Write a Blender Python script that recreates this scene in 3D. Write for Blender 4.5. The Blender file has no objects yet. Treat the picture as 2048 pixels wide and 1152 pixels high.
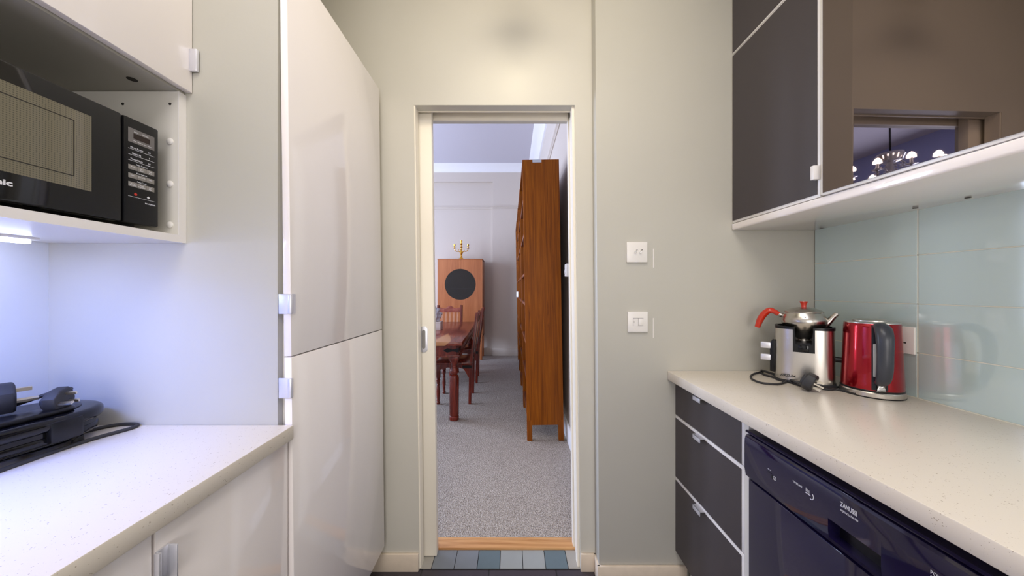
import bpy, bmesh, math, random
from mathutils import Vector, Matrix, noise
random.seed(7)
R = math.radians
C = bpy.context.scene.collection
sc = bpy.context.scene
PI = math.pi

# ------------------------------------------------------------------ camera
cam_d = bpy.data.cameras.new('camera'); cam = bpy.data.objects.new('camera', cam_d); C.objects.link(cam)
H = 1.257; F = 652.0
cam.location = (0, 0, H); cam.rotation_euler = (PI/2, 0, 0)
cam_d.sensor_width = 36; cam_d.lens = F/2048*36; cam_d.shift_y = 4/2048
cam_d.clip_start = 0.02
sc.camera = cam
sc.view_settings.view_transform = 'Standard'; sc.view_settings.look = 'None'
sc.view_settings.gamma = 1; sc.view_settings.use_curve_mapping = False
sc.view_settings.exposure = 0.0

# ------------------------------------------------------------------ world and lights
w = bpy.data.worlds.new('world'); sc.world = w; w.use_nodes = True
wn = w.node_tree.nodes; wn['Background'].inputs[0].default_value = (.62, .74, 1, 1); wn['Background'].inputs[1].default_value = 1.0

def area(name, loc, aim, size, size_y, power, col, spread=180):
    d = bpy.data.lights.new(name, 'AREA'); d.shape = 'RECTANGLE'; d.size = size; d.size_y = size_y
    d.energy = power; d.color = col; d.spread = R(spread)
    o = bpy.data.objects.new(name, d); C.objects.link(o); o.location = loc
    o.rotation_euler = (Vector(aim)-Vector(loc)).to_track_quat('-Z', 'Y').to_euler()
    return o
def spot(name, loc, aim, power, col, ang, blend=.6, rad=.03):
    d = bpy.data.lights.new(name, 'SPOT'); d.energy = power; d.color = col; d.spot_size = R(ang); d.spot_blend = blend; d.shadow_soft_size = rad
    o = bpy.data.objects.new(name, d); C.objects.link(o); o.location = loc
    o.rotation_euler = (Vector(aim)-Vector(loc)).to_track_quat('-Z', 'Y').to_euler()
    return o
WARM = (1.0, .90, .76)
# kitchen ceiling lamps (the fittings are above the frame)
area('ceiling_front_light', (0.0, .50, 2.86), (0.0, .50, 0), 1.1, .5, 9, (1, .90, .72))
area('ceiling_middle_light', (0.0, -.5, 2.86), (0.0, -.5, 0), 1.0, 1.0, 20, (.97, .95, 1))
area('rear_window_light', (0.05, -2.5, 1.15), (0.05, 1.4, 0.45), 1.7, 1.9, 47, (1, .96, .94))  # fill lamp added behind the camera, no window is known there
spot('spotlight_bulb', (0.02, 0.50, 2.80), (0.03, 1.46, 2.40), 8, (1, .85, .58), 130, 1.0, .15)  # added spot; the hanging shade blocks it to darken the wall
spot('spotlight_small_bulb', (0.02, 1.12, 2.445), (0.03, 1.46, 2.10), 2.0, (1.0, .88, .62), 90, 1.0, .04)  # added spot for the bright scallop under the dark patch
# dining room: daylight from the left through unseen added windows, chandelier light
area('window_daylight', (-4.5, 3.1, 1.75), (0.4, 3.1, 1.55), 1.05, 2.0, 140, (.64, .75, 1))
area('window_daylight', (-4.5, 4.7, 1.75), (0.4, 4.7, 1.55), 1.05, 2.0, 140, (.64, .75, 1))
def point(name, loc, power, col, rad):
    d = bpy.data.lights.new(name, 'POINT'); d.energy = power; d.color = col; d.shadow_soft_size = rad
    o = bpy.data.objects.new(name, d); C.objects.link(o); o.location = loc
point('chandelier_light', (-1.85, 3.02, 2.05), 12, (1, .85, .7), .02)

# ------------------------------------------------------------------ helpers
def lin(c):
    c = c/255
    return c/12.92 if c <= .04045 else ((c+.055)/1.055)**2.4
def rgb(r, g, b): return (lin(r), lin(g), lin(b), 1)

def newmat(name):
    m = bpy.data.materials.new(name); m.use_nodes = True
    return m, m.node_tree.nodes, m.node_tree.links, m.node_tree.nodes['Principled BSDF']
def flat(name, c, rough=.5, metal=0, coat=0, spec=.5, bump=0, bscale=200, var=0, vscale=8):
    m, n, l, p = newmat(name)
    p.inputs['Base Color'].default_value = c; p.inputs['Roughness'].default_value = rough
    p.inputs['Metallic'].default_value = metal; p.inputs['Coat Weight'].default_value = coat
    p.inputs['Specular IOR Level'].default_value = spec
    if var or bump:
        tc = n.new('ShaderNodeTexCoord')
    if var:
        t = n.new('ShaderNodeTexNoise'); t.inputs['Scale'].default_value = vscale; t.inputs['Detail'].default_value = 4
        l.new(tc.outputs['Object'], t.inputs['Vector'])
        r = n.new('ShaderNodeValToRGB'); r.color_ramp.elements[0].position = .3; r.color_ramp.elements[1].position = .7
        r.color_ramp.elements[0].color = tuple(x*(1-var) for x in c[:3])+(1,)
        r.color_ramp.elements[1].color = tuple(min(1, x*(1+var)) for x in c[:3])+(1,)
        l.new(t.outputs['Fac'], r.inputs['Fac']); l.new(r.outputs['Color'], p.inputs['Base Color'])
    if bump:
        t2 = n.new('ShaderNodeTexNoise'); t2.inputs['Scale'].default_value = bscale; t2.inputs['Detail'].default_value = 3
        l.new(tc.outputs['Object'], t2.inputs['Vector'])
        b = n.new('ShaderNodeBump'); b.inputs['Strength'].default_value = bump; b.inputs['Distance'].default_value = .002
        l.new(t2.outputs['Fac'], b.inputs['Height']); l.new(b.outputs['Normal'], p.inputs['Normal'])
    return m
def wood(name, cols, scale=(30, 30, 1.6), rough=.4, dist=1.2, nscale=1.0, streak=None):
    """cols: dark, mid, light; grain runs along the axis with the small scale"""
    m, n, l, p = newmat(name)
    tc = n.new('ShaderNodeTexCoord'); mp = n.new('ShaderNodeMapping'); mp.inputs['Scale'].default_value = scale
    l.new(tc.outputs['Object'], mp.inputs['Vector'])
    a = n.new('ShaderNodeTexNoise'); a.inputs['Scale'].default_value = nscale; a.inputs['Detail'].default_value = 8
    a.inputs['Roughness'].default_value = .65; a.inputs['Distortion'].default_value = dist
    l.new(mp.outputs['Vector'], a.inputs['Vector'])
    r = n.new('ShaderNodeValToRGB'); e = r.color_ramp.elements
    e[0].position = .32; e[0].color = cols[0]; e[1].position = .68; e[1].color = cols[2]
    x = e.new(.5); x.color = cols[1]
    l.new(a.outputs['Fac'], r.inputs['Fac'])
    out = r.outputs['Color']
    if streak:
        mp2 = n.new('ShaderNodeMapping'); mp2.inputs['Scale'].default_value = tuple(s*.16 for s in scale); mp2.inputs['Location'].default_value = (streak[1], streak[2], 0)
        l.new(tc.outputs['Object'], mp2.inputs['Vector'])
        b = n.new('ShaderNodeTexNoise'); b.inputs['Scale'].default_value = 1.6; b.inputs['Detail'].default_value = 2; b.inputs['Distortion'].default_value = .8
        l.new(mp2.outputs['Vector'], b.inputs['Vector'])
        r2 = n.new('ShaderNodeValToRGB'); r2.color_ramp.elements[0].position = .60; r2.color_ramp.elements[1].position = .64
        l.new(b.outputs['Fac'], r2.inputs['Fac'])
        mx = n.new('ShaderNodeMix'); mx.data_type = 'RGBA'
        l.new(r2.outputs['Color'], mx.inputs['Factor']); l.new(out, mx.inputs['A']); mx.inputs['B'].default_value = streak[0]
        out = mx.outputs['Result']
    l.new(out, p.inputs['Base Color'])
    p.inputs['Roughness'].default_value = rough
    if rough > .5: p.inputs['Specular IOR Level'].default_value = .25
    bp = n.new('ShaderNodeBump'); bp.inputs['Strength'].default_value = .15; bp.inputs['Distance'].default_value = .001
    l.new(a.outputs['Fac'], bp.inputs['Height']); l.new(bp.outputs['Normal'], p.inputs['Normal'])
    return m
def quartz(name, base, dark, rough, amt=.10):
    m, n, l, p = newmat(name)
    tc = n.new('ShaderNodeTexCoord')
    v = n.new('ShaderNodeTexVoronoi'); v.inputs['Scale'].default_value = 260
    l.new(tc.outputs['Object'], v.inputs['Vector'])
    nz = n.new('ShaderNodeTexNoise'); nz.inputs['Scale'].default_value = 110; nz.inputs['Detail'].default_value = 1
    l.new(tc.outputs['Object'], nz.inputs['Vector'])
    mt = n.new('ShaderNodeMath'); mt.operation = 'SUBTRACT'; l.new(nz.outputs['Fac'], mt.inputs[0]); l.new(v.outputs['Distance'], mt.inputs[1])
    r = n.new('ShaderNodeValToRGB'); r.color_ramp.elements[0].position = .40; r.color_ramp.elements[1].position = .47
    r.color_ramp.elements[0].color = base; r.color_ramp.elements[1].color = dark
    l.new(mt.outputs[0], r.inputs['Fac']); l.new(r.outputs['Color'], p.inputs['Base Color'])
    p.inputs['Roughness'].default_value = rough
    return m
def emis(name, c, s):
    m, n, l, p = newmat(name)
    p.inputs['Emission Color'].default_value = c; p.inputs['Emission Strength'].default_value = s; p.inputs['Base Color'].default_value = c
    return m
def glass(name, c, rough=.02, alpha=None):
    m, n, l, p = newmat(name)
    p.inputs['Base Color'].default_value = c; p.inputs['Roughness'].default_value = rough
    p.inputs['Transmission Weight'].default_value = 1; p.inputs['IOR'].default_value = 1.45
    return m
def carpet():
    m, n, l, p = newmat('carpet')
    tc = n.new('ShaderNodeTexCoord')
    a = n.new('ShaderNodeTexNoise'); a.inputs['Scale'].default_value = 230; a.inputs['Detail'].default_value = 3; a.inputs['Roughness'].default_value = .7
    l.new(tc.outputs['Object'], a.inputs['Vector'])
    v = n.new('ShaderNodeTexVoronoi'); v.inputs['Scale'].default_value = 130; l.new(tc.outputs['Object'], v.inputs['Vector'])
    r = n.new('ShaderNodeValToRGB'); e = r.color_ramp.elements
    e[0].position = .36; e[0].color = rgb(112, 102, 94); e[1].position = .62; e[1].color = rgb(204, 194, 184)
    l.new(a.outputs['Fac'], r.inputs['Fac']); l.new(r.outputs['Color'], p.inputs['Base Color'])
    b = n.new('ShaderNodeBump'); b.inputs['Strength'].default_value = .8; b.inputs['Distance'].default_value = .006
    l.new(v.outputs['Distance'], b.inputs['Height']); l.new(b.outputs['Normal'], p.inputs['Normal'])
    p.inputs['Roughness'].default_value = 1; p.inputs['Specular IOR Level'].default_value = .1
    return m
def slate():
    m, n, l, p = newmat('slate_tile')
    tc = n.new('ShaderNodeTexCoord'); mp = n.new('ShaderNodeMapping'); mp.inputs['Location'].default_value = (.01, .05, 0)
    l.new(tc.outputs['Object'], mp.inputs['Vector'])
    br = n.new('ShaderNodeTexBrick'); br.offset = 0.5; br.inputs['Scale'].default_value = 1; br.inputs['Brick Width'].default_value = .3; br.inputs['Row Height'].default_value = .3
    br.inputs['Mortar Size'].default_value = .003; br.inputs['Color1'].default_value = rgb(58, 52, 60); br.inputs['Color2'].default_value = rgb(66, 58, 64); br.inputs['Mortar'].default_value = rgb(28, 26, 28)
    l.new(mp.outputs['Vector'], br.inputs['Vector']); l.new(br.outputs['Color'], p.inputs['Base Color'])
    p.inputs['Roughness'].default_value = .45
    return m
def mesh_plate():
    m, n, l, p = newmat('perforated_plate')
    tc = n.new('ShaderNodeTexCoord')
    v = n.new('ShaderNodeTexVoronoi'); v.inputs['Scale'].default_value = 260; v.inputs['Randomness'].default_value = 0
    l.new(tc.outputs['Object'], v.inputs['Vector'])
    r = n.new('ShaderNodeValToRGB'); r.color_ramp.elements[0].position = .28; r.color_ramp.elements[1].position = .42
    r.color_ramp.elements[0].color = rgb(70, 66, 54); r.color_ramp.elements[1].color = rgb(108, 102, 84)
    l.new(v.outputs['Distance'], r.inputs['Fac']); l.new(r.outputs['Color'], p.inputs['Base Color'])
    p.inputs['Roughness'].default_value = .12; p.inputs['Coat Weight'].default_value = .6; p.inputs['Coat Roughness'].default_value = .02
    return m
def brushed(name, c, rough=.28):
    m, n, l, p = newmat(name)
    tc = n.new('ShaderNodeTexCoord'); mp = n.new('ShaderNodeMapping'); mp.inputs['Scale'].default_value = (3, 3, 500)
    l.new(tc.outputs['Object'], mp.inputs['Vector'])
    a = n.new('ShaderNodeTexNoise'); a.inputs['Scale'].default_value = 2; l.new(mp.outputs['Vector'], a.inputs['Vector'])
    b = n.new('ShaderNodeBump'); b.inputs['Strength'].default_value = .08; b.inputs['Distance'].default_value = .001
    l.new(a.outputs['Fac'], b.inputs['Height']); l.new(b.outputs['Normal'], p.inputs['Normal'])
    p.inputs['Base Color'].default_value = c; p.inputs['Metallic'].default_value = 1; p.inputs['Roughness'].default_value = rough
    return m

M = {
 'wall': flat('kitchen_wall_paint', rgb(192, 189, 179), .55, bump=.1, bscale=90, var=.015, vscale=3),
 'doorwall': flat('door_wall_paint', rgb(207, 203, 192), .38, bump=.12, bscale=60, var=.015, vscale=3),
 'trimpaint': flat('gloss_trim_paint', rgb(246, 238, 222), .35, bump=.1, bscale=60),
 'skirt': flat('skirting_paint', rgb(226, 210, 190), .4, var=.04, vscale=25),
 'dwall': flat('dining_wall_paint', rgb(206, 196, 186), .7, bump=.05),
 'dceil': flat('dining_ceiling_paint', rgb(205, 203, 214), .8),
 'cornice': flat('cornice_paint', rgb(240, 240, 244), .6),
 'ceil': flat('ceiling_paint', rgb(235, 232, 222), .8),
 'gloss': flat('white_gloss_lacquer', rgb(250, 243, 241), .08, coat=.3),
 'bluewall': flat('pale_blue_wall_paint', rgb(176, 186, 236), .7),  # blue put into the colour to imitate bluish light in the mirror door
 'splash': flat('white_wall_panel', rgb(226, 228, 230), .4),
 'white': flat('white_melamine', rgb(226, 222, 214), .35),
 'edge': flat('white_edge_trim', rgb(236, 232, 230), .3),
 'black': flat('dark_matt_foil', rgb(66, 59, 62), .42, bump=.25, bscale=900, spec=.5),
 'quartz': quartz('quartz_worktop', rgb(236, 227, 214), rgb(192, 178, 160), .27),
 'tile': flat('glass_tile', rgb(194, 212, 210), .07, coat=1, spec=1),
 'grout': flat('tile_grout', rgb(222, 220, 204), .7),
 'carpet': carpet(), 'slate': slate(),
 'navy': flat('navy_black_gloss', rgb(27, 21, 56), .05, coat=.3, spec=.5),
 'navy2': flat('dark_recess_plastic', rgb(10, 8, 18), .3),
 'print': flat('white_print', rgb(225, 225, 232), .5),
 'bplastic': flat('black_plastic', rgb(17, 17, 20), .3, spec=.35),
 'bgloss': flat('black_gloss_plastic', rgb(8, 8, 12), .06, coat=.0, spec=.4),
 'bmatt': flat('black_rubber', rgb(40, 40, 44), .55),
 'gplastic': flat('smoky_grey_plastic', rgb(52, 55, 64), .3),
 'wplastic': flat('white_plastic', rgb(240, 236, 232), .3),
 'steel': brushed('brushed_steel', (.62, .59, .55, 1)),
 'psteel': flat('polished_steel', (.52, .49, .45, 1), .26, metal=1, bump=.12, bscale=40),
 'chrome': flat('chrome', (.8, .8, .8, 1), .08, metal=1),
 'alu': flat('aluminium', (.74, .74, .80, 1), .38, metal=.6),
 'redm': flat('metallic_red_lacquer', (.36, .004, .012, 1), .22, metal=.8, coat=.5),
 'redp': flat('red_enamel', rgb(196, 44, 20), .2, coat=.5),
 'mirror': flat('dark_mirror_glass', (.195, .158, .15, 1), .015, metal=1),
 'oak': wood('oak_veneer', (rgb(104, 50, 0), rgb(138, 72, 0), rgb(162, 92, 10)), (70, 70, 1.6), .55),
 'oakdark': wood('oak_shelf', (rgb(88, 40, 14), rgb(116, 56, 22), rgb(140, 72, 30)), (20, 3, 20), .45),
 'oakfloor': wood('oak_threshold', (rgb(168, 112, 62), rgb(205, 152, 98), rgb(222, 174, 120)), (1.6, 34, 30), .45, dist=.8),
 'cherry': wood('cherry_veneer', (rgb(166, 96, 56), rgb(182, 110, 66), rgb(194, 122, 76)), (18, 18, 1.2), .35),
 'shee': wood('sheesham', (rgb(62, 18, 14), rgb(108, 36, 24), rgb(142, 56, 36)), (24, 24, 2.0), .25, dist=1.5),
 'sheet': wood('sheesham_top', (rgb(92, 36, 30), rgb(128, 58, 46), rgb(152, 78, 60)), (14, 1.6, 14), .22, dist=1.2, streak=(rgb(196, 140, 96), .55, .3)),
 'sheeb': wood('sheesham_pale', (rgb(170, 110, 84), rgb(214, 154, 120), rgb(232, 180, 146)), (24, 24, 2.0), .3),
 'sheem': wood('sheesham_mid', (rgb(112, 44, 36), rgb(150, 72, 58), rgb(176, 96, 76)), (24, 24, 2.0), .3),
 'iron': flat('black_iron', rgb(26, 24, 26), .5, metal=.6),
 'gold': flat('gilt_brass', (.72, .42, .07, 1), .28, metal=1, bump=.2, bscale=120),
 'crystal': flat('cut_crystal', (.62, .62, .68, 1), .05, metal=.6),
 'bulb': emis('lamp_bulb', (1, .93, .82, 1), 22),
 'led': emis('led_tube', (.62, .68, 1, 1), 20),
 'leadglass': glass('smoked_cabinet_glass', (.5, .5, .52, 1)),
 'plate': mesh_plate(),
 'bag': flat('thin_plastic_bag', rgb(205, 212, 228), .25),
 'card': flat('white_card', rgb(232, 228, 226), .6),
 't1': flat('slate_blue_slab', rgb(122, 128, 134), .5, var=.05), 't2': flat('pale_grey_slab', rgb(152, 156, 154), .5, var=.05),
 't3': flat('teal_grey_slab', rgb(98, 114, 120), .5, var=.06), 't4': flat('warm_grey_slab', rgb(160, 156, 148), .5, var=.05),
 'dkgrout': flat('dark_grout', rgb(30, 28, 30), .9),
 'lcd': flat('display_grey', rgb(112, 108, 108), .3), 'lcdd': flat('display_dark', rgb(36, 20, 18), .2),
 'keys': flat('key_grey', rgb(138, 134, 130), .4), 'redprint': flat('red_print', rgb(200, 50, 30), .5),
 'wglass': glass('window_glass', (1, 1, 1, 1)),
 'gauge': flat('clear_gauge', rgb(190, 190, 190), .15),
 'hole': flat('dark_hole', rgb(40, 36, 32), .8),
 'pin': flat('pin_metal', (.75, .68, .55, 1), .3, metal=1),
 'dark': flat('dark_void', rgb(14, 12, 12), .9),
}

org = {}
class B:
    """collects shapes, then becomes one mesh object"""
    def __init__(s): s.bm = bmesh.new()
    def _add(s, t, mi=0):
        for f in t.faces: f.material_index = mi
        me = bpy.data.meshes.new('t'); t.to_mesh(me); t.free(); s.bm.from_mesh(me); bpy.data.meshes.remove(me)
        return s
    def box(s, x0, x1, y0, y1, z0, z1, bev=0, seg=2, mi=0, xf=None):
        t = bmesh.new(); bmesh.ops.create_cube(t, size=1)
        bmesh.ops.scale(t, vec=(abs(x1-x0), abs(y1-y0), abs(z1-z0)), verts=t.verts)
        if bev: bmesh.ops.bevel(t, geom=list(t.edges), offset=bev, segments=seg, affect='EDGES', profile=.5)
        bmesh.ops.translate(t, vec=((x0+x1)/2, (y0+y1)/2, (z0+z1)/2), verts=t.verts)
        if xf: bmesh.ops.transform(t, matrix=xf, verts=t.verts)
        return s._add(t, mi)
    def lathe(s, prof, c=(0, 0, 0), seg=32, axis='Z', sx=1, sy=1, mi=0, xf=None):
        t = bmesh.new(); rings = []
        for r, z in prof:
            if r < 1e-6: rings.append([t.verts.new((0, 0, z))])
            else: rings.append([t.verts.new((r*sx*math.cos(2*PI*k/seg), r*sy*math.sin(2*PI*k/seg), z)) for k in range(seg)])
        for a, b in zip(rings, rings[1:]):
            for k in range(seg):
                k2 = (k+1) % seg
                if len(a) == 1 and len(b) == 1: continue
                if len(a) == 1: t.faces.new((a[0], b[k2], b[k]))
                elif len(b) == 1: t.faces.new((a[k], a[k2], b[0]))
                else: t.faces.new((a[k], a[k2], b[k2], b[k]))
        if len(rings[0]) > 1: t.faces.new(list(reversed(rings[0])))
        if len(rings[-1]) > 1: t.faces.new(rings[-1])
        m = {'Z': Matrix.Identity(4), 'X': Matrix.Rotation(PI/2, 4, 'Y'), 'Y': Matrix.Rotation(-PI/2, 4, 'X')}[axis]
        bmesh.ops.transform(t, matrix=Matrix.Translation(c) @ m, verts=t.verts)
        if xf: bmesh.ops.transform(t, matrix=xf, verts=t.verts)
        bmesh.ops.recalc_face_normals(t, faces=t.faces)
        return s._add(t, mi)
    def cyl(s, c, r, h, axis='Z', seg=24, mi=0, bev=0):
        pr = [(r, 0), (r, h)] if not bev else [(r-bev, 0), (r, bev), (r, h-bev), (r-bev, h)]
        return s.lathe(pr, c, seg, axis, mi=mi)
    def prism(s, pts, a0, a1, axis='Z', bev=0, mi=0, xf=None, seg=2):
        """polygon pts extruded along axis from a0 to a1; pts are (x,y) for Z, (y,z) for X, (x,z) for Y"""
        t = bmesh.new()
        def mk(p, a):
            return {'Z': (p[0], p[1], a), 'X': (a, p[0], p[1]), 'Y': (p[0], a, p[1])}[axis]
        lo = [t.verts.new(mk(p, a0)) for p in pts]; hi = [t.verts.new(mk(p, a1)) for p in pts]
        n = len(pts); t.faces.new(lo); t.faces.new(hi)
        for k in range(n): t.faces.new((lo[k], lo[(k+1) % n], hi[(k+1) % n], hi[k]))
        bmesh.ops.recalc_face_normals(t, faces=t.faces)
        if bev:
            caps = [e for e in t.edges if (all(v in lo for v in e.verts) or all(v in hi for v in e.verts))]
            bmesh.ops.bevel(t, geom=caps, offset=bev, segments=seg, affect='EDGES', profile=.5)
        if xf: bmesh.ops.transform(t, matrix=xf, verts=t.verts)
        return s._add(t, mi)
    def tube(s, pts, r, seg=10, smooth=True, mi=0, sub=8, flatz=1):
        P = [Vector(p) for p in pts]
        if smooth and len(P) > 2:
            Q = []
            ext = [P[0]*2-P[1]] + P + [P[-1]*2-P[-2]]
            for i in range(1, len(ext)-2):
                p0, p1, p2, p3 = ext[i-1:i+3]
                for k in range(sub):
                    u = k/sub
                    Q.append(.5*((2*p1)+(-p0+p2)*u+(2*p0-5*p1+4*p2-p3)*u*u+(-p0+3*p1-3*p2+p3)*u**3))
            Q.append(P[-1]); 
        else: Q = P
        rr = r if isinstance(r, (list, tuple)) else None
        t = bmesh.new(); rings = []; up = None
        for i, q in enumerate(Q):
            d = (Q[min(i+1, len(Q)-1)]-Q[max(i-1, 0)]).normalized()
            if up is None:
                up = Vector((0, 0, 1)) if abs(d.z) < .9 else Vector((1, 0, 0))
            a = d.cross(up).normalized(); b = a.cross(d).normalized(); up = b
            if rr:
                f = i/(len(Q)-1)*(len(rr)-1); k = min(int(f), len(rr)-2); rad = rr[k]+(rr[k+1]-rr[k])*(f-k)
            else: rad = r
            rings.append([t.verts.new(q + a*math.cos(2*PI*j/seg)*rad + b*math.sin(2*PI*j/seg)*rad*flatz) for j in range(seg)])
        for A, Bq in zip(rings, rings[1:]):
            for j in range(seg): t.faces.new((A[j], A[(j+1) % seg], Bq[(j+1) % seg], Bq[j]))
        t.faces.new(rings[0]); t.faces.new(rings[-1])
        bmesh.ops.recalc_face_normals(t, faces=t.faces)
        return s._add(t, mi)
    def text(s, body, size, loc, facing, align='LEFT', bold=0, extr=.0002, sx=1.0, mi=0, font_sp=1.0):
        """facing '+X' (read from the right side, letters run to +Y), '-X' (letters run to -Y)"""
        cu = bpy.data.curves.new('t', 'FONT'); cu.body = body; cu.size = size; cu.align_x = align; cu.extrude = extr; cu.offset = bold; cu.space_character = font_sp; cu.resolution_u = 3
        o = bpy.data.objects.new('t', cu); C.objects.link(o)
        dg = bpy.context.evaluated_depsgraph_get(); me = bpy.data.meshes.new_from_object(o.evaluated_get(dg))
        t = bmesh.new(); t.from_mesh(me); bpy.data.meshes.remove(me); bpy.data.objects.remove(o); bpy.data.curves.remove(cu)
        rot = {'+X': Matrix(((0, 0, 1, 0), (1, 0, 0, 0), (0, 1, 0, 0), (0, 0, 0, 1))),
               '-X': Matrix(((0, 0, -1, 0), (-1, 0, 0, 0), (0, 1, 0, 0), (0, 0, 0, 1))),
               '-Y': Matrix(((1, 0, 0, 0), (0, 0, -1, 0), (0, 1, 0, 0), (0, 0, 0, 1)))}[facing]
        bmesh.ops.transform(t, matrix=Matrix.Translation(loc) @ rot @ Matrix.Scale(sx, 4, (1, 0, 0)), verts=t.verts)
        return s._add(t, mi)
    def map(s, fn):
        for v in s.bm.verts: v.co = fn(v.co)
        return s
    def build(s, name, mats, parent=None, shear=0, ang=35, **tg):
        if shear:
            for v in s.bm.verts: v.co.x -= shear*(v.co.z-H)
        if not isinstance(mats, (list, tuple)): mats = [mats]
        vs = s.bm.verts
        lo = Vector([min(v.co[i] for v in vs) for i in range(3)]); hi = Vector([max(v.co[i] for v in vs) for i in range(3)])
        o0 = Vector(((lo.x+hi.x)/2, (lo.y+hi.y)/2, lo.z))
        bmesh.ops.translate(s.bm, vec=-o0, verts=list(vs))
        me = bpy.data.meshes.new(name); s.bm.to_mesh(me); s.bm.free()
        for m in mats: me.materials.append(m)
        for p in me.polygons: p.use_smooth = True
        me.set_sharp_from_angle(angle=R(ang))
        o = bpy.data.objects.new(name, me); C.objects.link(o)
        if parent: o.parent = parent; o.location = o0-org[parent]
        else: o.location = o0
        org[o] = o0
        for k, v in tg.items(): o[k] = v
        return o
def thing(name, label, cat, loc=(0, 0, 0), group=None):
    o = bpy.data.objects.new(name, None); o.empty_display_size = .1; C.objects.link(o); o.location = loc; org[o] = Vector(loc)
    o['label'] = label; o['category'] = cat
    if group: o['group'] = group
    return o
def struct(b, name, m, **k): return b.build(name, m, kind='structure', **k)
def copy_tree(o, parent=None):
    c = o.copy(); C.objects.link(c)
    if parent: c.parent = parent
    for ch in [x for x in bpy.data.objects if x.parent == o]: copy_tree(ch, c)
    return c
SH = .0125
def LN(x, z): return x - SH*(z-H)

# ------------------------------------------------------------------ kitchen shell
XL, XR = -1.194, 1.308
struct(B().box(XL-.12, XR+.12, -2.6, 1.464, -.1, 0), 'floor', M['slate'])
struct(B().box(XL-.12, XR+.12, -2.6, 1.62, 2.9, 3.0), 'ceiling', M['ceil'])
struct(B().box(XL-.12, XL, -2.6, 1.47, 0, 2.9), 'wall_left', M['splash'])
struct(B().box(XR, XR+.12, -2.6, 1.40, 0, 2.9), 'wall_right', M['wall'])
struct(B().box(XL-.12, XR+.12, -2.72, -2.6, 0, 2.9), 'wall_front', M['wall'])
struct(B().box(XL, -.604, .84, .858, 0, 2.9), 'wall_recess', M['wall'])
b = B()
for (x0, x1, z0, z1) in ((-.9, -.84, .1, 2.2), (.94, 1.0, .1, 2.2), (-.9, 1.0, .1, .16), (-.9, 1.0, 2.14, 2.2), (.02, .08, .16, 2.14)): b.box(x0, x1, -2.6, -2.54, z0, z1)
struct(b, 'window_3', M['edge'])  # frame added around the rear fill lamp, not a known window
# right nib wall with the switches
def nib(co):
    if co.x < .5: co.x -= .0068*(co.z-H)
    return co
struct(B().box(.365, XR+.12, 1.40, 1.62, 0, 2.9, bev=.004).map(nib), 'wall_switches', M['wall'])
# wall with the doorway (two leaves with a pocket for the sliding door)
OL, OR, OT = -.431, .292, 2.087
b = B()
b.box(XL-.12, OL, 1.464, 1.515, 0, 2.9).box(XL-.12, OL, 1.583, 1.62, 0, 2.9)
b.box(OL, OR, 1.464, 1.512, OT, 2.9).box(OL, OR, 1.512, 1.583, OT+.035, 2.9).box(OL, OR, 1.583, 1.62, OT-.004, 2.9)
b.box(OR, .42, 1.464, 1.615, 0, 2.9)
struct(b, 'wall_back', M['doorwall'], shear=SH)
# lining of the doorway
b = B()
b.box(OR-.011, OR, 1.476, 1.515, 0, OT-.0).box(OR-.011, OR, 1.580, 1.612, 0, OT).box(OR-.004, OR, 1.515, 1.58, 0, OT)
b.box(OL, OR-.011, 1.572, 1.582, OT-.012, OT+.034).box(OL, OR-.011, 1.512, 1.518, OT-.004, OT+.034)
b.box(OL, OL+.006, 1.466, 1.514, 0, OT)
struct(b, 'trim_1', M['trimpaint'], shear=SH)
# baseboards
b = B().box(-.70, OL-.003, 1.452, 1.464, 0, .078, bev=.002)
struct(b, 'baseboard_back', M['skirt'], shear=SH)
b = B().box(OR+.003, .364, 1.452, 1.464, 0, .078, bev=.002).box(.353, .365, 1.39, 1.462, 0, .078, bev=.002)
b.box(.353, .735, 1.388, 1.40, 0, .078, bev=.002).map(lambda c: Vector((c.x+.012, c.y, c.z)))
struct(b, 'baseboard_right', M['skirt'])
# thin strips for stitching ghosts beside the two switch plates, not real ridges
struct(B().box(.605, .6085, 1.3975, 1.4005, 1.352, 1.434).box(.605, .6075, 1.3985, 1.4005, 1.052, 1.137), 'trim_4', M['wplastic'])
# threshold: slabs, oak strip
b = B().box(OL-.02, .31, 1.464, 1.573, -.03, .001, mi=4)
xs = [-.46, -.3635, -.2615, -.158, -.055, .0495, .153, .254, .31]; cm = [3, 0, 0, 2, 1, 1, 2, 3]
for i in range(8):
    b.box(xs[i]+.0015, xs[i+1]-.0015, 1.466, 1.571, 0, .004, mi=cm[i])
struct(b, 'trim_2', [M['t1'], M['t2'], M['t3'], M['t4'], M['dkgrout']])
struct(B().box(-.46, .31, 1.573, 1.642, -.03, .013, bev=.003), 'trim_3', M['oakfloor'])

# ------------------------------------------------------------------ dining room shell
DX0, DX1, DY0, DY1, DZ = -4.6, .472, 1.62, 6.21, 3.62
struct(B().box(DX0-.1, DX1+.1, 1.62, DY1+.2, -.1, .01), 'floor', M['carpet'])
struct(B().box(DX0-.2, DX1+.2, 1.62, DY1+.3, DZ, DZ+.1), 'ceiling', M['dceil'])
struct(B().box(DX1, DX1+.12, 1.62, DY1+.2, 0, DZ), 'wall_right', M['dwall'])
b = B().box(DX0-.2, DX1+.2, DY1+.055, DY1+.2, 0, DZ).box(-.37, DX1, DY1, DY1+.06, 0, DZ).box(DX0, -.37, DY1, DY1+.06, 3.32, DZ)
struct(b, 'wall_back', M['dwall'])
b = B().box(DX0-.1, XL-.12, 1.52, 1.62, 0, DZ).box(XL-.12, DX1+.12, 1.5, 1.62, 2.905, DZ)
struct(b, 'wall_front', M['dwall'])
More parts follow.
